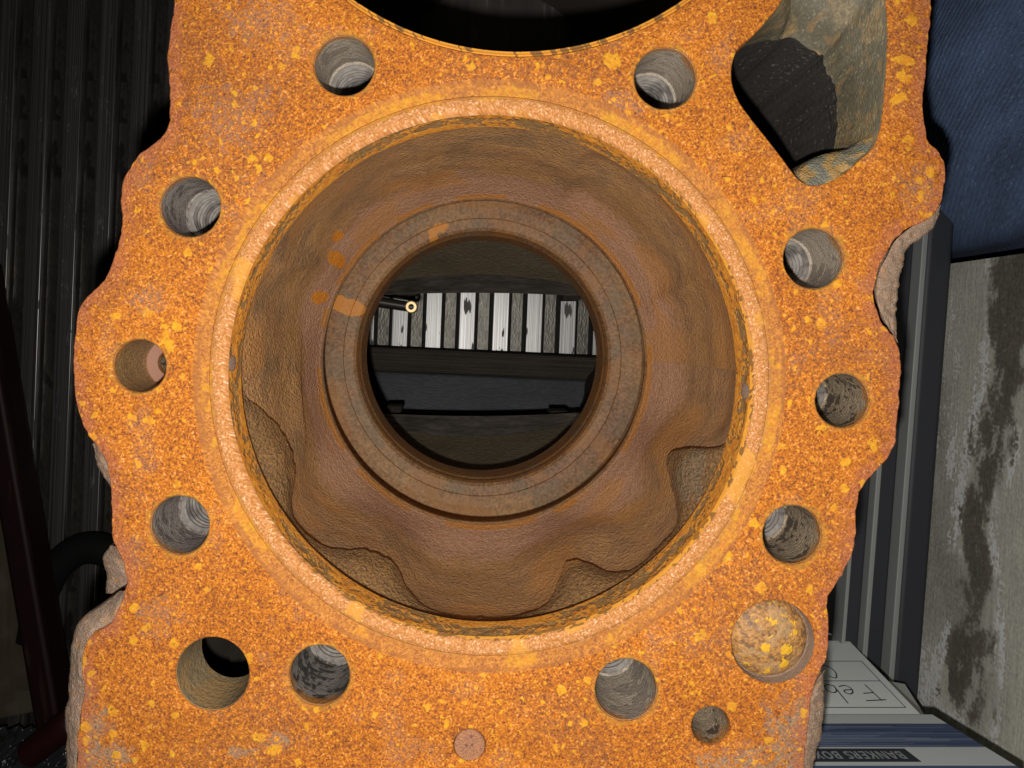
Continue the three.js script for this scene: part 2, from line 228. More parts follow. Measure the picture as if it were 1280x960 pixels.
const landMat = surface(2048, 96, (u, v, o) => {              // pitted wall of the counterbore
  const x = u * 430, y = v * 9, c = fbm(x / 16, y / 3.5, 82, 3), f = vn(x * 2.4, y * 2.4, 83), h = vn(x * 1.5 + 2 * vn(x / 3, y / 3, 86), y * 0.75, 84), q = 0.4 * h + 0.3 * f + 0.3 * vn(x / 4.5, y / 2.6, 81);
  const hue = 0.5 * vn(x * 1.3, y * 0.8, 85) + 0.5 * vn(x * 3, y * 2, 87);
  o[0] = 0.56 + 0.3 * (hue - 0.5); o[1] = o[0] * lerp(0.3, 0.46, hue); o[2] = 0.02;
  const k = 0.55 + (0.5 - c) * 0.9 + 0.2 * Math.abs(v - 0.5);
  if (q > k - 0.06) mixTo(o, 0.15 + 0.1 * f, 0.09 + 0.06 * f, 0.035 + 0.02 * f, 0.9 * sstep(k - 0.08, k + 0.1, q));
  o[3] = 0.75 - sstep(k - 0.1, k + 0.1, q) * 0.5 + 0.25 * f;
}, { bump: 0.0005, rough: 0.75, name: 'pitted counterbore wall' });
const SEAT = [[62.9, 96.5], [62.4, 97.5], [62.4, 99], [69, 101], [71.5, 106], [71.5, 139], [70.8, 141], [67, 143], [62.5, 144.6], [62.2, 145.4], [60, 146], [58.2, 146.4], [57, 147.4], [56.3, 150], [57, 151.5], [57, 156], [56.3, 158], [55.6, 172], [56, 173.5], [60, 174.5], [73, 174.5], [73.5, 120]];
const seatLen = SEAT.map((p, i) => SEAT.slice(1, i + 1).reduce((s, q, k) => s + Math.hypot(q[0] - SEAT[k][0], q[1] - SEAT[k][1]), 0)), SEAT_LEDGE = seatLen[9] / seatLen.at(-1);
const seatMat = surface(1024, 512, (u, v, o) => {             // lower seat and bore: brown, grey-green smears
  const x = u * 390, y = v * 110, m = fbm(x / 10, y / 7, 101, 4), f = vn(x * 1.6, y * 1.6, 102), l = fbm(x / 30, y / 9, 103, 3);
  o[0] = 0.27 + 0.22 * (l - 0.5) + 0.2 * (f - 0.5) + 0.1 * (vn(x * 4, y * 4, 105) - 0.5); o[1] = o[0] * lerp(0.48, 0.58, l); o[2] = o[0] * 0.22;
  mixTo(o, 0.16 + 0.08 * f, 0.108 + 0.06 * f, 0.056 + 0.04 * f, 0.6 * sstep(0.54, 0.66, m));
  if (v > seatLen[12] / seatLen.at(-1) && v < seatLen[17] / seatLen.at(-1)) mixTo(o, 0.3, 0.13, 0.03, 0.55 * sstep(0.35, 0.6, vn(x / 7, y / 3, 104)));
  if (m < 0.42) mixTo(o, 0.34, 0.15, 0.04, 0.5 * sstep(0.42, 0.3, m));
  for (const [a, b, ra, rb] of [[201, SEAT_LEDGE - 0.03, 3.4, 0.07], [247.5, SEAT_LEDGE + 0.02, 2, 0.02], [251.5, SEAT_LEDGE + 0.005, 4, 0.014]]) if (Math.hypot((u * 360 - a + (m - 0.5) * 5) / ra, (v - b + (f - 0.5) * 0.01) / rb) < 1) mixTo(o, 0.62, 0.24, 0.03, 0.85);
  o[3] = 0.4 * f + 0.6 * m;
}, { bump: 0.0004, rough: 0.62, name: 'rusted lower seat' });
function holeMat(kind, s) {
  const C = { pale: [0.36, 0.3, 0.23], sludge: [0.24, 0.205, 0.18], rusty: [0.24, 0.145, 0.065], grimy: [0.25, 0.19, 0.13], oily: [0.22, 0.195, 0.17] }[kind];
  return surface(256, 256, (u, v, o) => {
    const x = u * 50, y = v * 23, m = 0.6 * vn(x * 0.35 + 3 * vn(x / 6, y / 6, s + 5), y * 0.5, s) + 0.4 * vn(x * 1.2, y * 1.2, s + 6), f = vn(x * 3.2, y * 3.2, s + 1), b = fbm(x / 5, y / 5, s + 2, 3);
    const k = 1 + 0.5 * (f - 0.5) + 0.5 * (b - 0.5);
    o[0] = C[0] * k; o[1] = C[1] * k; o[2] = C[2] * k;
    if (kind === 'sludge' || kind === 'oily') mixTo(o, kind === 'oily' ? 0.025 : 0.09, kind === 'oily' ? 0.021 : 0.068, kind === 'oily' ? 0.019 : 0.062, 0.9 * sstep(0.44, 0.64, m * 0.8 + f * 0.2));
    if (kind === 'sludge' && f > 0.75) mixTo(o, 0.36, 0.32, 0.26, 0.6);
    if (kind === 'rusty' && f > 0.62) mixTo(o, 0.42, 0.22, 0.06, 0.7);
    if (kind === 'grimy' && f > 0.72) mixTo(o, 0.4, 0.3, 0.17, 0.7);
    if (kind === 'grimy' && m < 0.4) mixTo(o, 0.03, 0.022, 0.018, 0.8);
    if (kind === 'pale' && b > 0.6) mixTo(o, 0.15, 0.12, 0.1, 0.6);
    mixTo(o, 0.38 + 0.2 * (f - 0.5), 0.15 + 0.08 * (f - 0.5), 0.03, 0.8 * sstep(0.16, 0.03, v + (b - 0.5) * 0.3));
    o[3] = 0.5 * f + 0.5 * m;
  }, { bump: 0.0003, rough: 0.5, name: `${kind} hole wall` });
}
const holeMats = Object.fromEntries(['pale', 'sludge', 'rusty', 'grimy', 'oily'].map((k, i) => [k, holeMat(k, 200 + i * 10)]));
const threadMat = surface(128, 128, (u, v, o) => { const f = vn(u * 40, v * 60, 261), b = vn(u * 7, v * 9, 262); o[0] = 0.33 + 0.16 * (f - 0.5) - 0.16 * sstep(0.5, 0.8, b); o[1] = o[0] * 0.9; o[2] = o[0] * 0.8; }, { rough: 0.45, metal: 0.3, name: 'bare thread' });
const rustyLedge = new THREE.MeshStandardMaterial({ color: new THREE.Color(0.27, 0.13, 0.08), roughness: 0.7, side: THREE.DoubleSide });
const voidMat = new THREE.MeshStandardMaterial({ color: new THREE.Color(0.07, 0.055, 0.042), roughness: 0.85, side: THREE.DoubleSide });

// ---------------------------------------------------------------- the engine block
const block = group('engine_block', 'rusty orange cast iron engine block with a large open cylinder bore in the middle', 'engine block', new THREE.Vector3(0, -0.43, 0));
const toShape = (pts) => pts.map(([x, y]) => new THREE.Vector2((x - 591) * S, -(y - 414) * S));
const circle = (x, y, r, n = 72) => Array.from({ length: n }, (_, i) => [x + r * Math.cos(i / n * TAU), y + r * Math.sin(i / n * TAU)]);
{
  const shape = new THREE.Shape(toShape(outline));
  const hole = (pts) => shape.holes.push(new THREE.Path(toShape(pts)));
  hole(circle(...BORE, 368.5, 300)); hole(circle(...BORE2, 366, 300));
  for (const [x, y, r] of HOLES) hole(circle(x, y, r).map(([a, b]) => [a + (vn(a / 5, b / 5, 111) - 0.5) * 1.2, b + (vn(a / 5, b / 5, 112) - 0.5) * 1.2]));
  hole(circle(265, 843, 46)); hole(circle(889, 908, 24)); hole(circle(967, 803, 52)); hole(circle(587, 932, 20)); hole(smooth(SLOT, 160));
  const bev = 0.0007;
  let g = new THREE.ExtrudeGeometry(shape, { depth: 0.012, bevelEnabled: true, bevelSize: bev, bevelThickness: bev, bevelOffset: -bev, bevelSegments: 3, steps: 1 });
  g.rotateX(-Math.PI / 2); g.translate(0, -0.012 - bev, 0);
  planarUV(g, deckUV);
  mesh('deck', toCreasedNormals(g, 0.5), deckMat, block);
}
const CX = (BORE[0] - 591) * S, CZ = (BORE[1] - 414) * S;
const ringMM = (p) => p.map(([r, d]) => [r * MM, d * MM]);
mesh('counterbore_ring', planarUV(turned(CX, CZ, ringMM([[76.85, 0.25], [76.5, 0.55], [75, 0.72], [73.2, 0.78], [72.9, 0.42], [72.3, 0.28], [71.5, 0.2], [70.6, 0.2], [69.9, 0.28], [69.3, 0.45], [68.9, 0.75], [68.4, 1.4]]), 300), deckUV), deckMat, block);
{
  const g = gridGeo(720, 14, (u, v) => { const a = u * TAU, d = lerp(1.4, 9, v), n = (vn(u * 260, v * 5, 121, 260) - 0.5) * 0.5 * Math.sin(Math.PI * Math.min(1, v * 1.3)); const r = lerp(68.4, 67.3, v) + n; return new THREE.Vector3(CX + r * MM * Math.cos(a), -d * MM, CZ + r * MM * Math.sin(a)); }, true);
  mesh('counterbore_wall', mergeGeometries([g, turned(CX, CZ, ringMM([[67.3, 9], [67.5, 9.5], [72, 9.6], [78, 9.6]]), 180)]), landMat, block);
}
// the wavy cast wall under the lip, with ledges where scale has lifted
{
  const g = gridGeo(1080, 190, (u, v) => {
    const deg = u * 360, a = u * TAU, d = 9.5 + 87 * v, k = Math.sin(Math.PI * Math.min(1, v * 1.02));
    let r = jpR(d) + (bay(deg + (vn(u * 30, v * 3, 131, 30) - 0.5) * 8) - 0.45) * (4.4 * sstep(0.03, 0.3, v) * sstep(1.02, 0.6, v) + 1.1 * k);
    r += k * ((fbm(u * 14, v * 4, 132, 3) - 0.5) * 1.6);
    r -= pad(deg, d)[0];
    if (deg > 150 && deg < 188) { const q = (deg - 169) / 19, tc = 0.66 + 0.1 * q + 0.012 * (vn(u * 300, 1, 133) - 0.5), e = v - tc; if (e < 0 && e > -0.2) r -= 1.3 * (1 - q * q) * sstep(-0.2, -0.004, e); }   // a seam of lifted scale
    return new THREE.Vector3(CX + r * MM * Math.cos(a), -d * MM, CZ + r * MM * Math.sin(a));
  }, true);
  mesh('water_jacket', g, jacketMat, block);
}
mesh('liner_seat', turned(CX, CZ, ringMM(SEAT), 240), seatMat, block);
// bolt holes: a plain counterbore over a smaller threaded bore
HOLES.forEach(([x, y, r, kind], i) => {
  const p = at(x, y), R = r * S - 0.00012, dep = [0.02, 0.02, 0.018, 0.019, 0.02, 0.024, 0.019, 0.022, 0.024, 0.026][i];
  const h = mesh('bolt_hole', turned(p.x, p.z, [[R + 0.0004, 0.0004], [R, 0.0009], [R, dep], [kind === 'rusty' ? R * 0.98 : R * 0.93, dep + 0.0006]], 64), holeMats[kind], block);
  h.rotation.y = 0;
  if (kind === 'rusty') {
    mesh('hole_ledge', turned(p.x, p.z, [[R * 0.98, dep + 0.0006], [R * 0.55, dep + 0.0008], [R * 0.53, dep + 0.001]], 64), rustyLedge, h);
    mesh('hole_bottom', turned(p.x, p.z, [[R * 0.53, dep + 0.001], [R * 0.53, dep + 0.02], [0, dep + 0.022]], 48), holeMats.grimy, h);
    return;
  }
  const pr = [[R * 0.93, dep + 0.0006], [R * 0.9, dep + 0.001]]; let d = dep + 0.001;
  for (let k = 0; k < 12; k++) { d += 0.001; pr.push([R * 0.8, d]); d += 0.0004; pr.push([R * 0.8, d]); d += 0.001; pr.push([R * 0.91, d]); }
  pr.push([R * 0.8, d + 0.002], [0, d + 0.006]);
  mesh('thread', turned(p.x, p.z, pr, 64), threadMat, h);
});
{
  const p = at(265, 843), R = 46 * S - 0.0001;
  mesh('coolant_hole', turned(p.x, p.z, [[R + 0.0003, 0.0004], [R, 0.0008], [R * 0.985, 0.009], [R * 0.97, 0.0185], [R * 1.3, 0.019]], 72), surface(256, 128, (u, v, o) => { const f = 0.6 * vn(u * 130, v * 30, 301) + 0.4 * vn(u * 60, v * 16, 303), b = fbm(u * 12, v * 5, 302, 3); o[0] = 0.25 + 0.12 * (f - 0.5) + 0.08 * (b - 0.5); o[1] = o[0] * 0.7; o[2] = o[0] * 0.36; if (b > 0.58) mixTo(o, 0.36, 0.2, 0.06, 0.5); o[3] = f; }, { bump: 0.0003, rough: 0.75 }), block);
  const q = at(889, 908), Q = 24 * S;
  mesh('oil_hole', turned(q.x, q.z, [[Q + 0.0006, 0.0002], [Q, 0.001], [Q * 0.97, 0.012], [Q * 0.93, 0.016], [Q * 0.6, 0.03], [0, 0.032]], 48), holeMats.grimy, block);
  for (const [x, y, a] of [[287, 455, 0], [931, 490, 0]]) {     // small dents in the counterbore wall
    const ang = Math.atan2(y - BORE[1], x - BORE[0]), rr = 68.05 * MM, dd = 0.0036;
    const g = new THREE.SphereGeometry(1, 24, 16); g.scale(0.0006, 0.0026, 0.0022); g.rotateY(-ang); g.translate(CX + rr * Math.cos(ang), -dd, CZ + rr * Math.sin(ang));
    mesh('plugged_oil_hole', g, castMat, block);
  }
}
{ // pressed-in core plug, a shallow dome in a rusted seat
  const p = at(967, 803), R = 52 * S;
  const m = surface(256, 256, (u, v, o) => {
    const x = (u - 0.5) * 110, y = (v - 0.5) * 110, f = vn(x / 1.8, y / 1.8, 311), g = vn(x / 4, y / 4, 312), b = fbm(x / 16, y / 16, 313, 3), wx = x + (g - 0.5) * 6, wy = y + (f - 0.5) * 5;
    o[0] = 0.36 + 0.3 * (f - 0.5) + 0.2 * (g - 0.5); o[1] = o[0] * 0.48; o[2] = o[0] * 0.14;
    if (g < 0.25) mixTo(o, 0.14, 0.08, 0.05, 0.6);
    if (b > 0.52) mixTo(o, 0.46, 0.29, 0.14, 0.5 * sstep(0.52, 0.62, b));
    let yl = spots(wx + (g - 0.5) * 6, wy, 10, 314, 0.3, 0.8, 4);
    for (const [a, c, r] of [[17, 11, 7], [16, 30, 7], [-9, 8, 6], [3, -24, 4], [30, -10, 4], [-3, 40, 5]]) yl = Math.max(yl, 1 - Math.hypot(wx - a, wy - c) / r);
    if (yl > 0) mixTo(o, 0.74, 0.4, 0.02, sstep(0, 0.25, yl));
    o[3] = 0.4 * f + 0.4 * g + 0.2 * sstep(0, 0.2, yl);
  }, { bump: 0.0003, rough: 0.6 });
  const seat = turned(p.x, p.z, [[R + 0.0004, 0.0002], [R, 0.0006], [R * 0.985, 0.0036], [R * 0.95, 0.0039]], 96), dome = turned(p.x, p.z, [[R * 0.95, 0.0039], [R * 0.9, 0.0031], [R * 0.8, 0.0022], [R * 0.6, 0.0012], [R * 0.35, 0.0007], [R * 0.15, 0.0005], [0, 0.00045]], 96, false);
  const k = mesh('core_plug', planarUV(dome, (x, y, z) => [(x - p.x) / (110 * S) + 0.5, (z - p.z) / (110 * S) + 0.5]), m, block);
  mesh('plug_seat', seat, castMat, k);
}
{ // flush dowel pin
  const p = at(587, 932), R = 20 * S;
  const m = surface(128, 128, (u, v, o) => { const f = vn(u * 50, v * 50, 321), b = vn(u * 8, v * 8, 322); o[0] = 0.34 + 0.24 * (f - 0.5) + 0.1 * (b - 0.5); o[1] = 0.15 + 0.13 * (f - 0.5) + 0.03 * (b - 0.5); o[2] = 0.08 + 0.08 * (f - 0.5); if (f > 0.78) mixTo(o, 0.6, 0.26, 0.03, 0.6); for (const [x, y] of [[0.55, 0.22], [0.4, 0.5], [0.58, 0.48]]) if (Math.hypot(u - x, v - y) < 0.045 + 0.03 * (b - 0.5)) { mixTo(o, 0.12, 0.05, 0.04, 0.8); } o[3] = f; }, { bump: 0.0001, rough: 0.6 });
  mesh('dowel_pin', planarUV(turned(p.x, p.z, [[R - 0.0001, 0.006], [R - 0.0001, 0.0004], [R * 0.93, 0.00005], [0, 0.00002]], 64), (x, y, z) => [(x - p.x) / (2 * R) + 0.5, (z - p.z) / (2 * R) + 0.5]), m, block);
}
{ // kidney-shaped coolant passage at the top right: sooty inside, with a shelf at its lower end
  const top = smooth(SLOT, 160);
  const m = surface(512, 128, (u, v, o) => {                  // mouth: olive-brown casting
    const x = u * 130, y = v * 30, f = vn(x * 2, y * 2, 331), g = vn(x / 2, y / 2, 332), b = fbm(x / 9, y / 9, 333, 4);
    o[0] = 0.17 + 0.12 * (f - 0.5); o[1] = 0.13 + 0.1 * (f - 0.5); o[2] = 0.068 + 0.05 * (f - 0.5);
    mixTo(o, 0.09, 0.085, 0.06, 0.7 * sstep(0.42, 0.6, b)); mixTo(o, 0.34, 0.18, 0.06, 0.35 * sstep(0.68, 0.85, g)); if (f > 0.9) mixTo(o, 0.4, 0.33, 0.24, 0.5);
    o[3] = 0.5 * f + 0.5 * g;
  }, { bump: 0.0003, rough: 0.65 });
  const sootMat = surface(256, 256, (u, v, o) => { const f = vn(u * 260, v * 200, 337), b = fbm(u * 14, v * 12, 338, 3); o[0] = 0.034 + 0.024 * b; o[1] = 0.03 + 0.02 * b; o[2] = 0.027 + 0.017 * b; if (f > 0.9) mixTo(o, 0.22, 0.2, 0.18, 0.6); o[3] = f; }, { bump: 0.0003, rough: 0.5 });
  const EDGE = [[899, 82], [918, 60], [948, 48], [985, 42], [1016, 48], [1038, 68], [1050, 100], [1056, 135], [1054, 165], [1042, 190], [1018, 212], [986, 229], [965, 206], [941, 174], [916, 140], [901, 108]], mid = [982, 138];
  const edge = smooth(EDGE, 240);
  const reach = (x, y) => { const a = Math.atan2(y - mid[1], x - mid[0]); let best = edge[0], e = 9; for (const p of edge) { const d = Math.abs(Math.atan2(Math.sin(Math.atan2(p[1] - mid[1], p[0] - mid[0]) - a), Math.cos(Math.atan2(p[1] - mid[1], p[0] - mid[0]) - a))); if (d < e) { e = d; best = p; } } return best; };
  const E = top.map(([x, y], i) => reach(x, y)).map(([x, y], i, l) => { const n = l.length, w = [-2, -1, 0, 1, 2].map((k) => l[(i + k + n) % n]); return [w.reduce((q, p) => q + p[0], 0) / 5 + (fbm(i / 5, 1, 334, 4) - 0.5) * 12, w.reduce((q, p) => q + p[1], 0) / 5 + (fbm(i / 5, 9, 334, 4) - 0.5) * 12]; });
  const lip = 0.012;
  const slope = gridGeo(160, 24, (u, v) => { const i = Math.round(u * 160) % 160, a = at(...top[i]), b = at(E[i][0], E[i][1], lip), p = new THREE.Vector3().lerpVectors(a, b, v); p.y = -0.0005 - lip * v ** 1.25 - 0.004 * sstep(0.6, 1, v) ** 2 + (fbm(u * 20, v * 5, 335, 3) - 0.5) * 0.002 * v * (1 - v); return p; }, true);
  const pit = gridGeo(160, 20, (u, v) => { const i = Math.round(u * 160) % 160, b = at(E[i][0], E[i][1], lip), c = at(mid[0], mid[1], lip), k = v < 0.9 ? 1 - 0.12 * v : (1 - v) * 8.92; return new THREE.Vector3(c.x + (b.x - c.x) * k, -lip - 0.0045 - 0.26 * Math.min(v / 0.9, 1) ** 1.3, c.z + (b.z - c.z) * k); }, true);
  const ps = mesh('coolant_passage', slope, m, block);
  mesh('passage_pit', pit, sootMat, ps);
  const inner = smooth([[997, 226], [1004, 210], [1018, 197], [1036, 188], [1054, 184], [1070, 180], [1082, 172], [1100, 160]], 40, false), outer = smooth([[1000, 233], [1014, 235], [1034, 233], [1054, 223], [1074, 206], [1092, 190], [1098, 180], [1108, 162]], 40, false);
  const sh = gridGeo(39, 14, (u, v) => { const i = Math.round(u * 39), a = outer[i], b = inner[i]; const t = Math.min(1, v * 1.5), d = v < 0.667 ? 0.0006 + 0.0035 * t * t : 0.0041 + (v - 0.667) * 0.05; const p = at(lerp(a[0], b[0], t), lerp(a[1], b[1], t)); return new THREE.Vector3(p.x, -d + (vn(i / 3, v * 6, 341) - 0.5) * 0.0008, p.z); });
  mesh('passage_shelf', sh, surface(256, 128, (u, v, o) => { const f = vn(u * 90, v * 40, 342), b = fbm(u * 10, v * 5, 343, 3); o[0] = 0.2 + 0.14 * (f - 0.5); o[1] = 0.165 + 0.1 * (f - 0.5); o[2] = 0.1 + 0.06 * (f - 0.5); if (b > 0.56) mixTo(o, 0.45, 0.24, 0.05, 0.6); if (b < 0.42) mixTo(o, 0.13, 0.14, 0.12, 0.6); o[3] = f; }, { bump: 0.0003, rough: 0.7 }), ps);
}
// rough casting that stands out past the deck's edge: [inner edge, outer edge, depth at inner, depth at outer]
const FLANGES = [
  [[[158, 738], [150, 760], [140, 779], [118, 793], [107, 813], [104, 840], [107, 864], [101, 890], [99, 920], [96, 956], [96, 1080]], [[148, 740], [124, 756], [101, 773], [92, 787], [88, 805], [86, 830], [84, 855], [82, 875], [80, 895], [81, 930], [82, 1080]], 0.5, 5, 30],
  [[[1176, 256], [1160, 272], [1139, 284], [1119, 301], [1110, 318], [1101, 335], [1096, 356], [1097, 379], [1106, 401], [1122, 428]], [[1174, 268], [1165, 288], [1151, 300], [1138, 309], [1133, 321], [1130, 335], [1127, 352], [1124, 374], [1122, 400], [1121, 428]], 0.9, 3, 40],
  [[[1034, 836], [1024, 846], [1014, 866], [1011, 890], [1007, 920], [1003, 960], [998, 1020]], [[1028, 842], [1030, 858], [1032, 876], [1031, 900], [1028, 920], [1018, 958], [1008, 1020]], 2, 5, 30],
  [[[119, 550], [128, 566], [138, 590], [142, 612]], [[117, 556], [118, 572], [124, 588], [136, 606]], 14, 16, 30],
  [[[148, 684], [158, 700], [162, 724], [160, 742]], [[138, 682], [126, 696], [131, 716], [130, 742]], 16, 20, 40],
];
for (const [a, b, d1, d2, deep] of FLANGES) {
  const n = a.length > 6 ? 90 : 30, A = smooth(a, n, false), B = smooth(b, n, false);
  const g = gridGeo(n, 14, (u, v) => {
    const i = Math.round(u * n), t = Math.min(1, v / 0.7), d = lerp(d1, d2, t ** 1.6) + (v > 0.7 ? (v - 0.7) / 0.3 * (deep - d2) : 0);
    const j = 3.2 * (fbm(i / 4, v * 6, 351, 3) - 0.5) * (t > 0.05 ? 1 : 0);
    const D = lerp(d1, d2, t ** 1.6) * MM; const p = at(lerp(A[i][0], B[i][0], t) + j, lerp(A[i][1], B[i][1], t) + j * 0.5, D);
    return new THREE.Vector3(p.x, -d * MM + (fbm(i / 3, v * 8, 352, 3) - 0.5) * 0.0016 * (v > 0.05 ? 1 : 0), p.z);
  });
  const uv = g.attributes.uv; for (let i = 0; i < uv.count; i++) uv.setXY(i, uv.getX(i) * n / 90 * 2.2, uv.getY(i) * 0.4);
  mesh('casting_flange', g, castMat, block);
}
{ // sides of the block under the deck, open inside for the crank
  const ring = outline.filter((_, i) => i % 6 === 0), k = ring.length;
  const rows = [[0.955, 0.985, 0.013], [0.955, 0.985, 0.428], [0.91, 0.965, 0.428], [0.91, 0.965, 0.1]];
  const g = gridGeo(k, 3, (u, v) => { const [x, y] = ring[Math.round(u * k) % k], [a, b, d] = rows[Math.round(v * 3)]; return new THREE.Vector3((600 + (x - 600) * a - 591) * S, -d, (380 + (y - 380) * b - 414) * S); }).toNonIndexed();
  g.computeVertexNormals();
  mesh('crankcase_wall', g, voidMat, block);
}
{ // second cylinder at the top edge, only its rim and dim depth in view
  const x = (BORE2[0] - 591) * S, z = (BORE2[1] - 414) * S;
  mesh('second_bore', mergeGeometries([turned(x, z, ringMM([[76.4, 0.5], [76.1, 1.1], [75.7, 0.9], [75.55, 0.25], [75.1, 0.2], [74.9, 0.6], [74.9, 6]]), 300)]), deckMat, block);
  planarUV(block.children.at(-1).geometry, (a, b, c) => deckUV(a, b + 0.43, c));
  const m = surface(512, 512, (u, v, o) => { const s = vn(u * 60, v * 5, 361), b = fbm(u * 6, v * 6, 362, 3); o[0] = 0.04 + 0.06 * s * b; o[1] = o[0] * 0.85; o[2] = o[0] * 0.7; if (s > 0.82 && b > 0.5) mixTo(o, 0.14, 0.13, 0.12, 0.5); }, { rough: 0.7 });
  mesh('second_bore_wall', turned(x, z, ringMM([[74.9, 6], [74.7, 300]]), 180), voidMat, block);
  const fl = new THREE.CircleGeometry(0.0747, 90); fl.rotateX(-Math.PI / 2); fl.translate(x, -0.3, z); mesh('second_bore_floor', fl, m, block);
}
// bearing webs under the bore, with their dark curved saddles
const webMat = surface(256, 256, (u, v, o) => { const f = vn(u * 200, v * 70, 371), b = fbm(u * 8, v * 5, 372, 4); o[0] = 0.2 + 0.1 * (b - 0.5) + 0.06 * (f - 0.5); o[1] = o[0] * 0.8; o[2] = o[0] * 0.5; if (f > 0.93) mixTo(o, 0.3, 0.27, 0.2, 0.6); o[3] = f; }, { bump: 0.0004, rough: 0.6 });
const beamMat = surface(512, 128, (u, v, o) => { const s = vn(u * 8, v * 50, 451), f = vn(u * 160, v * 60, 452); o[0] = 0.075 + 0.05 * (s - 0.5) + 0.03 * (f - 0.5); o[1] = o[0] * 0.78; o[2] = o[0] * 0.58; o[3] = s; }, { bump: 0.0006, rough: 0.8 });
const saddleMat = surface(256, 128, (u, v, o) => { const f = vn(u * 60, v * 20, 381), b = fbm(u * 14, v * 5, 382, 4); o[0] = 0.24 + 0.24 * (b - 0.5) + 0.12 * (f - 0.5); o[1] = o[0] * 0.88; o[2] = o[0] * 0.75; }, { rough: 0.34, metal: 0.75 });
for (const [s, yA, dA, yE, dE, yB, dB, bow] of [[-1, 262, 0.205, 343, 0.29, 366, 0.297, 1], [1, 620, 0.205, 545, 0.295, 520, 0.302, -1]]) {
  const bend = (x) => bow * 13 * (x / 0.06) ** 2;
  const row = (x, y, d, k) => { const p = at(0, y + bend(x) * k, d); return new THREE.Vector3(x, p.y, p.z); };
  const n = 40, w = mesh('bearing_web', gridGeo(n, 10, (u, v) => { const x = lerp(-0.095, 0.1, u); return row(x, lerp(yA, yE, v), lerp(dA, dE, v), v * 0.9); }), webMat, block);
  mesh('bearing_saddle', gridGeo(n, 8, (u, v) => { const x = lerp(-0.095, 0.1, u); return row(x, lerp(yE, yB, v), lerp(dE, dB, v), lerp(0.9, 0.25, v)); }), saddleMat, w);
  for (const [bx, by, bw] of s < 0 ? [[510, 366, 26], [713, 372, 24]] : [[493, 510, 22], [697, 516, 24]]) { const p = at(bx, by, 0.34), g = new RoundedBoxGeometry(bw * 0.00052, 0.02, 0.0045, 2, 0.001); g.translate(p.x, p.y, p.z); mesh('cap_lug', g, beamMat, w); }
}
{ // piston cooling jet at the left of the opening
  const a = at(470, 377, 0.25), b = at(515, 384, 0.245), dir = b.clone().sub(a);
  const tube = new THREE.CylinderGeometry(0.0029, 0.0032, dir.length(), 24); tube.rotateZ(-Math.PI / 2); tube.rotateY(-Math.atan2(dir.z, dir.x)); tube.translate((a.x + b.x) / 2, (a.y + b.y) / 2, (a.z + b.z) / 2);
  const j = mesh('oil_jet', tube, new THREE.MeshStandardMaterial({ color: new THREE.Color(0.035, 0.028, 0.022), roughness: 0.4, metalness: 0.3 }), block);
  const ring = turned(b.x, b.z, [[0.0036, 0.247], [0.0036, 0.2395], [0.003, 0.239], [0.0017, 0.239], [0.0016, 0.2395], [0.0016, 0.247]], 40);
  mesh('jet_nozzle', ring, new THREE.MeshStandardMaterial({ color: new THREE.Color(0.72, 0.52, 0.26), roughness: 0.4, metalness: 0.6, side: THREE.DoubleSide }), j);
}

// ---------------------------------------------------------------- the floor of aluminium ribs
const FLOOR = 0.5, YAW = 2.2 * Math.PI / 180;
const floorMat = surface(512, 512, (u, v, o) => { const f = vn(u * 160, v * 160, 401), b = fbm(u * 10, v * 14, 402, 4), s = vn(u * 200, v * 4, 403); o[0] = 0.2 + 0.16 * (b - 0.5) + 0.08 * (f - 0.5) + 0.06 * (s - 0.5); o[1] = o[0] * 0.94; o[2] = o[0] * 0.8; if (b > 0.64) mixTo(o, 0.05, 0.045, 0.04, 0.7 * sstep(0.64, 0.7, b)); o[3] = f; }, { bump: 0.00012, rough: 0.42, metal: 0.8 });
const ribMats = [0, 1, 2].map((k) => surface(128, 1024, (u, v, o) => {
  const s = vn(u * 40, v * 3, 411 + k), s2 = vn(u * 90, v * 12, 421 + k), b = fbm(u * 3, v * 60, 431 + k, 3), f = vn(u * 30, v * 400, 441 + k);
  o[0] = 0.42 + 0.34 * (s - 0.5) + 0.3 * (s2 - 0.5); o[1] = o[0] * 0.98; o[2] = o[0] * 0.95;
  if (s2 > 0.86) mixTo(o, 0.3, 0.29, 0.28, 0.7); if (b > 0.74) mixTo(o, 0.15, 0.13, 0.11, 0.7);
  o[3] = 0.6 * s + 0.3 * s2 + 0.1 * f; o[4] = 0.29 + 0.16 * s + (b > 0.72 ? 0.3 : 0);
}, { bump: 0.00006, roughMap: true, rough: 0.34, metal: 0.82 }));
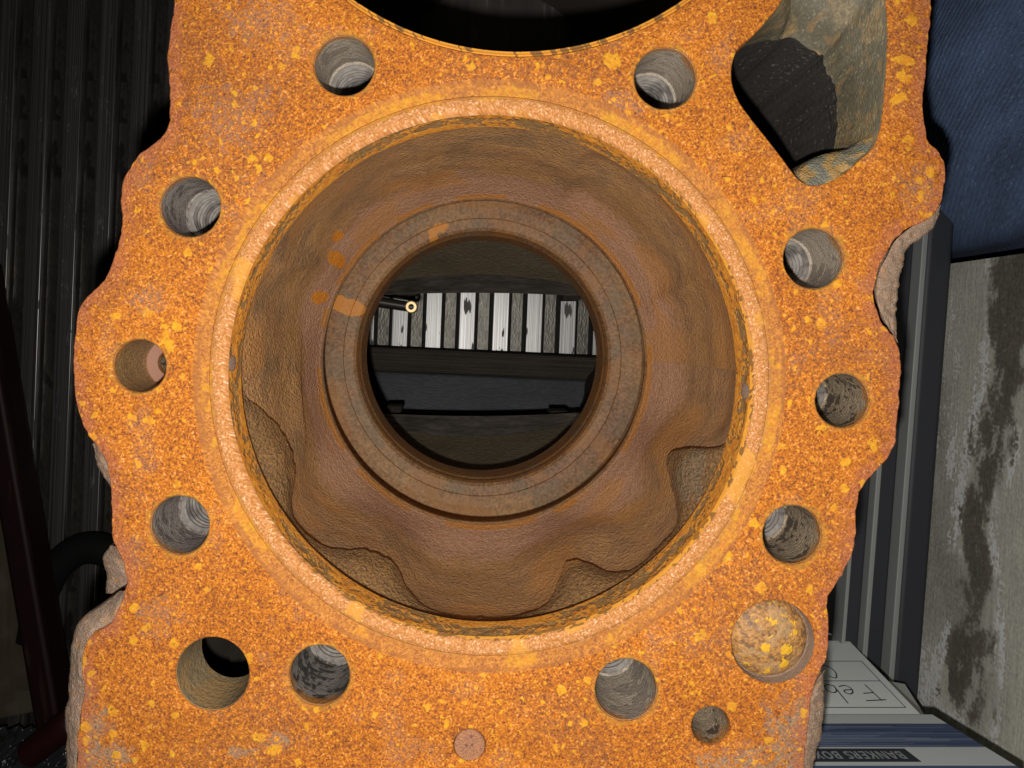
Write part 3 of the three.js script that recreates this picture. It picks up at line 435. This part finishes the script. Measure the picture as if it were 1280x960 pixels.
{
  const g = new THREE.PlaneGeometry(1.8, 1.8, 1, 1); g.rotateX(-Math.PI / 2); g.rotateY(-YAW); g.translate(0, -FLOOR - 0.012, 0);
  const uv = g.attributes.uv; for (let i = 0; i < uv.count; i++) uv.setXY(i, uv.getX(i) * 6, uv.getY(i) * 6);
  const floor = mesh('floor', g, dim(0.03, 0.028, 0.026, 0.8), scene); floor.userData.kind = 'structure';
  const troughGeo = new RoundedBoxGeometry(0.0112, 0.005, 1.3, 2, 0.0008); { const q = troughGeo.attributes.uv; for (let i = 0; i < q.count; i++) q.setXY(i, q.getX(i) * 0.06, q.getY(i) * 3); }
  const ribGeo = new RoundedBoxGeometry(0.0155, 0.012, 1.3, 2, 0.0012), pitch = 42 * (HEIGHT + FLOOR) / 960;
  const x0 = at(583.5, 414, FLOOR).x;
  for (let i = -17; i <= 11; i++) { const r = new THREE.Mesh(ribGeo, ribMats[((i * 7) % 3 + 3) % 3]); r.name = 'rib'; r.castShadow = r.receiveShadow = true; r.position.set((x0 + i * pitch), -FLOOR - 0.006, 0); r.position.applyAxisAngle(new THREE.Vector3(0, 1, 0), -YAW); r.rotation.y = -YAW; r.scale.y = 1 + 0.02 * hash(i, 1, 7); floor.add(r);
    const q = new THREE.Mesh(troughGeo, floorMat); q.name = 'trough_strip'; q.castShadow = q.receiveShadow = true; q.position.set(x0 + (i + 0.5) * pitch - 0.0004, -FLOOR - 0.0095, 0).applyAxisAngle(new THREE.Vector3(0, 1, 0), -YAW); q.rotation.y = -YAW; floor.add(q); }
}
// what the block stands on and over
const slab = (name, label, category, x0, y0, x1, y1, d, thick, yawDeg, mat, len) => { const a = at(x0, y0, d), b = at(x1, y1, d); const w = b.x - a.x, l = b.z - a.z; const t = group(name, label, category, new THREE.Vector3((a.x + b.x) / 2, -d - thick, (a.z + b.z) / 2)); const g = new RoundedBoxGeometry(w, thick, l, 3, Math.min(0.003, thick * 0.3)); g.translate(0, thick / 2, 0); g.rotateY(-yawDeg * Math.PI / 180); const m = new THREE.Mesh(g, mat); m.castShadow = m.receiveShadow = true; m.name = name === 'wooden_beam' ? 'timber' : 'sheet'; t.add(m); return t; };
slab('wooden_beam', 'dark oily wooden beam lying across the metal ribs below the open bore', 'beam', 300, 441, 960, 471, 0.43, 0.07, 2.6, beamMat);
const plateMat = surface(256, 256, (u, v, o) => { const f = vn(u * 120, v * 120, 461), b = fbm(u * 6, v * 6, 462, 4); o[0] = 0.085 + 0.05 * (b - 0.5) + 0.03 * (f - 0.5); o[1] = o[0] * 1.02; o[2] = o[0] * 1.15; o[3] = f; }, { bump: 0.0003, rough: 0.6 });
slab('steel_plate', 'dull blue-grey plate lying behind the dark beam under the bore', 'plate', 340, 470, 900, 580, 0.46, 0.03, 2.6, plateMat);

// ---------------------------------------------------------------- right side: wall, kick rails, file box, trouser leg
const wallMat = surface(1024, 1024, (u, v, o) => {
  const x = u * 140, y = v * 140, f = vn(x * 3, y * 3, 501), w = vn(x * 4, y * 0.3, 505) * 0.5 + vn(x * 0.3, y * 4, 506) * 0.5, b = fbm(x / 14, y / 9, 502, 4), m = fbm(x / 16 + y / 20, y / 5, 503, 5), st = fbm(x / 30, y / 30, 504, 3);
  o[0] = 0.4 + 0.1 * (f - 0.5) + 0.07 * (w - 0.5) + 0.2 * (b - 0.5) - 0.12 * sstep(0.5, 0.7, st); o[1] = o[0] * 0.985; o[2] = o[0] * 0.83;
  const band = Math.exp(-(((v - 0.14 + 0.14 * Math.max(0, u - 0.27) ** 1.3 - 0.07 * (st - 0.5)) / 0.038) ** 2)) * sstep(0.79, 0.7, u);
  const k = m * 0.55 + band * 0.33 + (f - 0.5) * 0.1;
  const q = fbm(x / 3, y / 2.2, 508, 4); mixTo(o, 0.05 + 0.1 * f * q, 0.042 + 0.08 * f * q, 0.032 + 0.06 * f * q, 0.92 * sstep(0.4, 0.53, k + 0.3 * (q - 0.5)));                                   // black mildew in a ragged band
  mixTo(o, 0.66, 0.67, 0.68, 0.75 * sstep(0.33, 0.36, k) * sstep(0.42, 0.39, k) * sstep(0.4, 0.55, b));               // scraped pale edge of it
  if (vn(x * 1.6, y * 2.2, 507) > 0.9) mixTo(o, 0.25, 0.23, 0.2, 0.4);
  o[3] = 0.4 * f + 0.6 * w - 0.3 * sstep(0.42, 0.5, k);
}, { bump: 0.0003, rough: 0.85, name: 'mildewed wall' });
const WY = 4.4 * Math.PI / 180, LEDGE = 0.15, wallBase = at(1151, 600, LEDGE);
{
  const t = group('trailer_wall', 'grey wall stained with black mildew on the right behind the file box', 'wall', wallBase);
  const g = new THREE.BoxGeometry(0.03, 0.6, 0.68, 1, 1, 1); g.translate(0.015, 0.3 - 0.012, 0.242);
  const uv = g.attributes.uv, p = g.attributes.position; for (let i = 0; i < uv.count; i++) uv.setXY(i, p.getZ(i) / 0.375 + 0.5, (p.getY(i)) / 0.375);
  const m = new THREE.Mesh(g, wallMat); m.name = 'panel'; m.castShadow = m.receiveShadow = true; t.add(m); t.rotation.y = -WY;
  const dark = new THREE.MeshStandardMaterial({ color: new THREE.Color(0.022, 0.024, 0.03), roughness: 0.6 }), pale = new THREE.MeshStandardMaterial({ color: new THREE.Color(0.26, 0.27, 0.26), roughness: 0.6, metalness: 0.2 });  // the pale strips put the lit rib edges into the colour
  const add = (n, x, w, h, mat, y0 = 0) => { const q = new THREE.Mesh(new RoundedBoxGeometry(w, h, 0.78, 2, Math.min(w, h) * 0.2), mat); q.name = n; q.castShadow = q.receiveShadow = true; q.position.set(x, y0 + h / 2, 0.19); t.add(q); };
  const k = 0.5;
  add('kick_strip', -0.0125 * k, 0.024 * k, 0.012, dark); add('painted_lit_edge', -0.0275 * k, 0.0024, 0.013, pale); add('kick_strip', -0.039 * k, 0.018 * k, 0.007, dark); add('painted_lit_edge', -0.049 * k, 0.0022, 0.01, pale); add('kick_strip', -0.059 * k, 0.015 * k, 0.006, dark); add('painted_lit_edge', -0.068 * k, 0.0016, 0.009, pale);
  add('ledge_top', -0.0415 * k - 0.001, 0.085 * k, 0.015, dark, -0.015); 
  const leg = new THREE.Mesh(new THREE.BoxGeometry(0.02, 0.33, 0.68), dark); leg.name = 'ledge_front'; leg.castShadow = leg.receiveShadow = true; leg.position.set(-0.03, -0.18, 0.234); t.add(leg);
}
{ // cardboard file box, its near face seen steeply from above
  const t = group('file_box', 'white cardboard file box with handwriting and a blue printed lid against the stained wall', 'file box', at(1060, 900, LEDGE));
  const W = 1024, cv = document.createElement('canvas'); cv.width = W; cv.height = 512; const c = cv.getContext('2d');
  c.fillStyle = '#eef3f0'; c.fillRect(0, 0, W, 512);
  for (let i = 0; i < 5000; i++) { c.fillStyle = `rgba(${90 + 60 * hash(i, 1, 3) | 0},${95 + 50 * hash(i, 2, 3) | 0},90,0.07)`; c.fillRect(hash(i, 3, 3) * W, hash(i, 4, 3) * 512, 2 + 10 * hash(i, 5, 3), 1.5); }
  // printed form, read the right way up by someone facing the box: its left end is the part in view
  c.strokeStyle = '#3d4852'; c.lineWidth = 4; c.strokeRect(34, 76, 900, 282); c.beginPath(); c.moveTo(34, 228); c.lineTo(934, 228); c.moveTo(0, 14); c.lineTo(W, 14); c.stroke();
  c.strokeStyle = '#1d2126'; c.lineWidth = 5; c.lineCap = 'round'; c.lineJoin = 'round';
  const pen = (x, y, k, ...l) => { for (const s of l) { const q = s.length > 3 ? new THREE.CatmullRomCurve3(s.map(([a, b]) => new THREE.Vector3(a, b, 0))).getPoints(30).map((v) => [v.x, v.y]) : s; c.beginPath(); q.forEach(([a, b], i) => c[i ? 'lineTo' : 'moveTo'](x + a * k, y + b * k)); c.stroke(); } };
  pen(108, 112, 1.0, [[0, 2], [8, 92]], [[-20, 6], [66, 0]], [[4, 46], [48, 42]]);                                             // F
  pen(192, 150, 1.0, [[4, 26], [38, 20], [40, 6], [24, 0], [6, 12], [0, 34], [14, 50], [44, 44]]);                           // e
  pen(258, 100, 1.0, [[4, 0], [0, 100], [4, 72], [24, 58], [44, 70], [40, 96], [20, 106], [2, 98]]);                          // b
  pen(322, 165, 1.0, [[0, 0], [50, -2]]);                                                                                     // -
  pen(196, 246, 1.0, [[44, 12], [24, 0], [6, 20], [0, 50], [14, 80], [44, 78]]); pen(270, 244, 1.0, [[10, 0], [0, 84]]); pen(300, 280, 1.0, [[0, 44], [14, 4], [22, 40]]);   // Cl..
  const tx = new THREE.CanvasTexture(cv); tx.colorSpace = THREE.SRGBColorSpace; tx.anisotropy = 8;
  const cv2 = document.createElement('canvas'); cv2.width = W; cv2.height = 256; const e = cv2.getContext('2d');
  e.fillStyle = '#c4c9c8'; e.fillRect(0, 0, W, 256); e.fillStyle = '#4a5878'; e.fillRect(0, 96, W, 112); e.fillStyle = '#2a2d34'; e.fillRect(290, 30, W, 58); e.fillStyle = '#4a5878'; e.fillRect(0, 0, W, 14);
  for (let i = 0; i < 60; i++) { e.fillStyle = i % 3 ? `rgba(205,210,215,${0.1 + 0.3 * hash(i, 1, 9)})` : `rgba(25,28,40,${0.1 + 0.4 * hash(i, 1, 9)})`; e.fillRect(W * hash(i, 3, 9) - 200, 90 + 118 * hash(i, 2, 9), 200 + W * hash(i, 4, 9), 1 + 3 * hash(i, 5, 9)); }
  e.fillStyle = '#8d9292'; e.font = 'bold 46px sans-serif'; e.fillText('BANKERS BOX', 316, 76);
  const tx2 = new THREE.CanvasTexture(cv2); tx2.colorSpace = THREE.SRGBColorSpace; tx2.anisotropy = 8;
  const card = new THREE.MeshStandardMaterial({ map: tx, roughness: 0.8, side: THREE.DoubleSide }), lidM = new THREE.MeshStandardMaterial({ map: tx2, roughness: 0.75, side: THREE.DoubleSide }), plain = new THREE.MeshStandardMaterial({ color: new THREE.Color(0.56, 0.58, 0.55), roughness: 0.85, side: THREE.DoubleSide });
  // corners: face z, right edge leans outward towards the floor (the box is slumped)
  const K = 0.5, V = (x, y, zz) => new THREE.Vector3(x * K, HEIGHT + (y - HEIGHT) * K, zz * K), z = 0.274;              // the box stands on the ledge, half as far from the phone as the floor is
  const quad = (name, p, mat) => { const g = gridGeo(8, 6, (u, v) => { const a = new THREE.Vector3().lerpVectors(p[0], p[1], u), b = new THREE.Vector3().lerpVectors(p[3], p[2], u); return a.lerp(b, v); }); const q = g.attributes.uv; for (let i = 0; i < q.count; i++) q.setX(i, q.getX(i) * 0.747); mesh(name, g, mat, t); };
  const box = (part, xr0, xr1, xl, y0, y1, zf, depth, mat, side) => {
    quad(part + '_front', [V(xr0, y0, zf + 0.004), V(xl, y0, zf + 0.004), V(xl, y1, zf), V(xr1, y1, zf)], mat);
    quad(part + '_side', [V(xr0, y0, zf + 0.004), V(xr0 - 0.004, y0, zf + depth), V(xr1 - 0.004, y1, zf + depth), V(xr1, y1, zf)], side);
    quad(part + '_top', [V(xr1, y1, zf), V(xl, y1, zf), V(xl, y1 - 0.001, zf + depth), V(xr1 - 0.004, y1 - 0.001, zf + depth)], side);
  };
  box('box', 0.338, 0.319, 0.19, -0.49, -0.338, z, 0.3, card, plain);
  box('lid', 0.326, 0.336, 0.19, -0.345, -0.27, z - 0.006, 0.31, lidM, plain);
  // loose cardboard flap behind the right edge, and a sheet under the lower edge
  quad('flap', [V(0.335, -0.43, z + 0.012), V(0.36, -0.44, z + 0.02), V(0.342, -0.35, z + 0.03), V(0.318, -0.345, z + 0.006)], plain);
  quad('paper_sheet', [V(0.322, -0.488, 0.272), V(0.24, -0.494, 0.272), V(0.24, -0.493, 0.24), V(0.306, -0.487, 0.262)], plain);
}
{ // denim trouser leg of whoever kneels beside the block
  const m = surface(1024, 1024, (u, v, o) => {
    const x = u * 170, y = v * 170, tw = 0.5 + 0.5 * Math.sin((x * 1.0 + y * 0.8) * 2.6 + 2 * vn(x / 2, y / 2, 521)), f = vn(x * 3, y * 3, 522), b = fbm(x / 16, y / 16, 523, 4), w = vn(x * 0.6, y * 5, 524);
    const k = 0.72 + 0.16 * tw * 0.5 + 0.4 * (f - 0.5) + 0.7 * (b - 0.5) + 0.22 * (w - 0.5);
    o[0] = 0.066 * k; o[1] = 0.105 * k; o[2] = 0.195 * k; if (f > 0.88 && w > 0.5) mixTo(o, 0.25, 0.3, 0.4, 0.35); o[3] = 0.6 * tw + 0.4 * f;
  }, { bump: 0.0003, rough: 0.95, name: 'denim' });
  const c = new THREE.Vector3(0.272, 0, -0.127), t = group('trouser_leg', 'dark blue denim trouser leg close to the upper right edge of the rusty block', 'trousers', new THREE.Vector3(c.x, -0.5, c.z));
  const g = gridGeo(180, 120, (u, v) => {
    const a = u * TAU, b = (v - 0.5) * Math.PI; const ca = Math.cos(a), sa = Math.sin(a), cb = Math.cos(b), sb = Math.sin(b), sg = (q, e) => Math.sign(q) * Math.abs(q) ** e;
    let x = 0.09 * sg(cb, 0.55) * sg(ca, 0.7), z = 0.093 * sg(cb, 0.55) * sg(sa, 0.7), y = 0.11 * sg(sb, 0.8);
    const fold = 0.006 * Math.sin(z * 130 + x * 90 + 2 * vn(x * 30, z * 30, 531)) * vn(x * 22 + 5, z * 22 + 5, 532) + 0.01 * (fbm(x * 14 + 9, z * 14 + 9, 533, 3) - 0.5);
    return new THREE.Vector3(c.x + x * (1 + fold * 6), -0.17 + y + fold * sb, c.z + z * (1 + fold * 5));
  }, true);
  const p = g.attributes.position, uv = g.attributes.uv; for (let i = 0; i < p.count; i++) uv.setXY(i, (p.getX(i) + p.getY(i) * 0.6) / 0.2, (p.getZ(i) + p.getY(i) * 0.4) / 0.2);
  mesh('knee', g, m, t);
  const shin = new THREE.CylinderGeometry(0.055, 0.05, 0.26, 40, 8); shin.translate(c.x + 0.03, -0.37, c.z); mesh('shin', shin, m, t);
}

// ---------------------------------------------------------------- left side: red bar, board, hose, red tube, plastic bag
function bar(name, label, category, a, b, w, h, mat, part) { const A = at(...a), B = at(...b), d = B.clone().sub(A), t = group(name, label, category, A.clone().add(B).multiplyScalar(0.5)); const g = new RoundedBoxGeometry(w, h, d.length(), 3, Math.min(w, h) * 0.2); const m = new THREE.Mesh(g, mat); m.name = part; m.castShadow = m.receiveShadow = true; m.quaternion.setFromUnitVectors(new THREE.Vector3(0, 0, 1), d.clone().normalize()); t.add(m); return t; }
const redMat = surface(128, 512, (u, v, o) => { const f = vn(u * 30, v * 90, 541), b = fbm(u * 5, v * 12, 542, 3); o[0] = 0.022 + 0.014 * (b - 0.5) + 0.01 * (f - 0.5); o[1] = 0.004; o[2] = 0.003; if (b > 0.68) mixTo(o, 0.05, 0.03, 0.02, 0.7); }, { rough: 0.6 });
bar('red_bar', 'dark red painted bar leaning beside the brown board left of the block', 'bar', [-26, 330, 0.42], [72, 905, 0.42], 0.02, 0.03, redMat, 'painted_bar');
const boardMat = surface(256, 512, (u, v, o) => { const s = vn(u * 50, v * 6, 551), b = fbm(u * 6, v * 10, 552, 4); o[0] = 0.12 + 0.04 * (s - 0.5) + 0.08 * (b - 0.5); o[1] = o[0] * 0.8; o[2] = o[0] * 0.5; mixTo(o, 0.2, 0.18, 0.13, 0.4 * sstep(0.55, 0.75, b)); }, { rough: 0.85 });
{
  const t = group('brown_board', 'dim brown board at the far left beside the dark red bar', 'board', at(0, 720, 0.44)); const P = [at(-120, 500, 0.44), at(-2, 540, 0.44), at(70, 885, 0.44), at(-60, 912, 0.44)];
  const s = new THREE.Shape(P.map((p) => new THREE.Vector2(p.x, -p.z))), g = new THREE.ExtrudeGeometry(s, { depth: 0.018, bevelEnabled: true, bevelSize: 0.0015, bevelThickness: 0.0015, bevelOffset: -0.0015, bevelSegments: 2 }); g.rotateX(-Math.PI / 2); g.translate(0, -0.46, 0);
  planarUV(g, (x, y, z) => [x / 0.15, z / 0.3]); mesh('board_face', g, boardMat, t);
}
{
  const t = group('rubber_hose', 'black rubber hose curving on the ribbed floor beside the left flange', 'hose', at(110, 740, 0.45));
  const pts = [[40, 800], [52, 745], [74, 706], [104, 686], [136, 690], [170, 720], [200, 760]].map(([x, y]) => at(x, y, 0.45));
  mesh('hose', new THREE.TubeGeometry(new THREE.CatmullRomCurve3(pts), 60, 0.013, 20), dim(0.007, 0.0065, 0.0065, 0.85), t);
}
{
  const t = group('red_tube', 'short dark red tube lying in the bottom left corner', 'tube', at(50, 930, 0.4)), a = at(34, 944, 0.4), b = at(76, 912, 0.4), d = b.clone().sub(a);
  const g = new THREE.LatheGeometry([[0, 0], [0.009, 0], [0.011, 0.002], [0.011, 0.03], [0.012, 0.031], [0.012, 0.04], [0.011, 0.042], [0.0105, 0.052], [0, 0.053]].map(([x, y]) => new THREE.Vector2(x, y)), 32);
  g.applyQuaternion(new THREE.Quaternion().setFromUnitVectors(new THREE.Vector3(0, 1, 0), d.normalize())); g.translate(a.x, a.y, a.z); mesh('tube_body', g, dim(0.05, 0.007, 0.007, 0.6), t);
}
{
  const t = group('plastic_bag', 'crumpled dark plastic bag glinting in the bottom left corner', 'plastic bag', at(15, 965, 0.4));
  const g = gridGeo(60, 60, (u, v) => { const p = at(lerp(-60, 80, u), lerp(925, 1040, v), 0.4); const r = Math.hypot(u - 0.5, v - 0.5); p.y += -0.02 * sstep(0.25, 0.6, r) + 0.03 * (Math.abs(fbm(u * 6, v * 6, 561, 4) - 0.5) * 2 - 0.3); return p; });
  mesh('crumpled_film', g, new THREE.MeshPhysicalMaterial({ color: new THREE.Color(0.05, 0.05, 0.055), roughness: 0.18, clearcoat: 1, clearcoatRoughness: 0.1, side: THREE.DoubleSide }), t);
}
renderer.render(scene, camera);
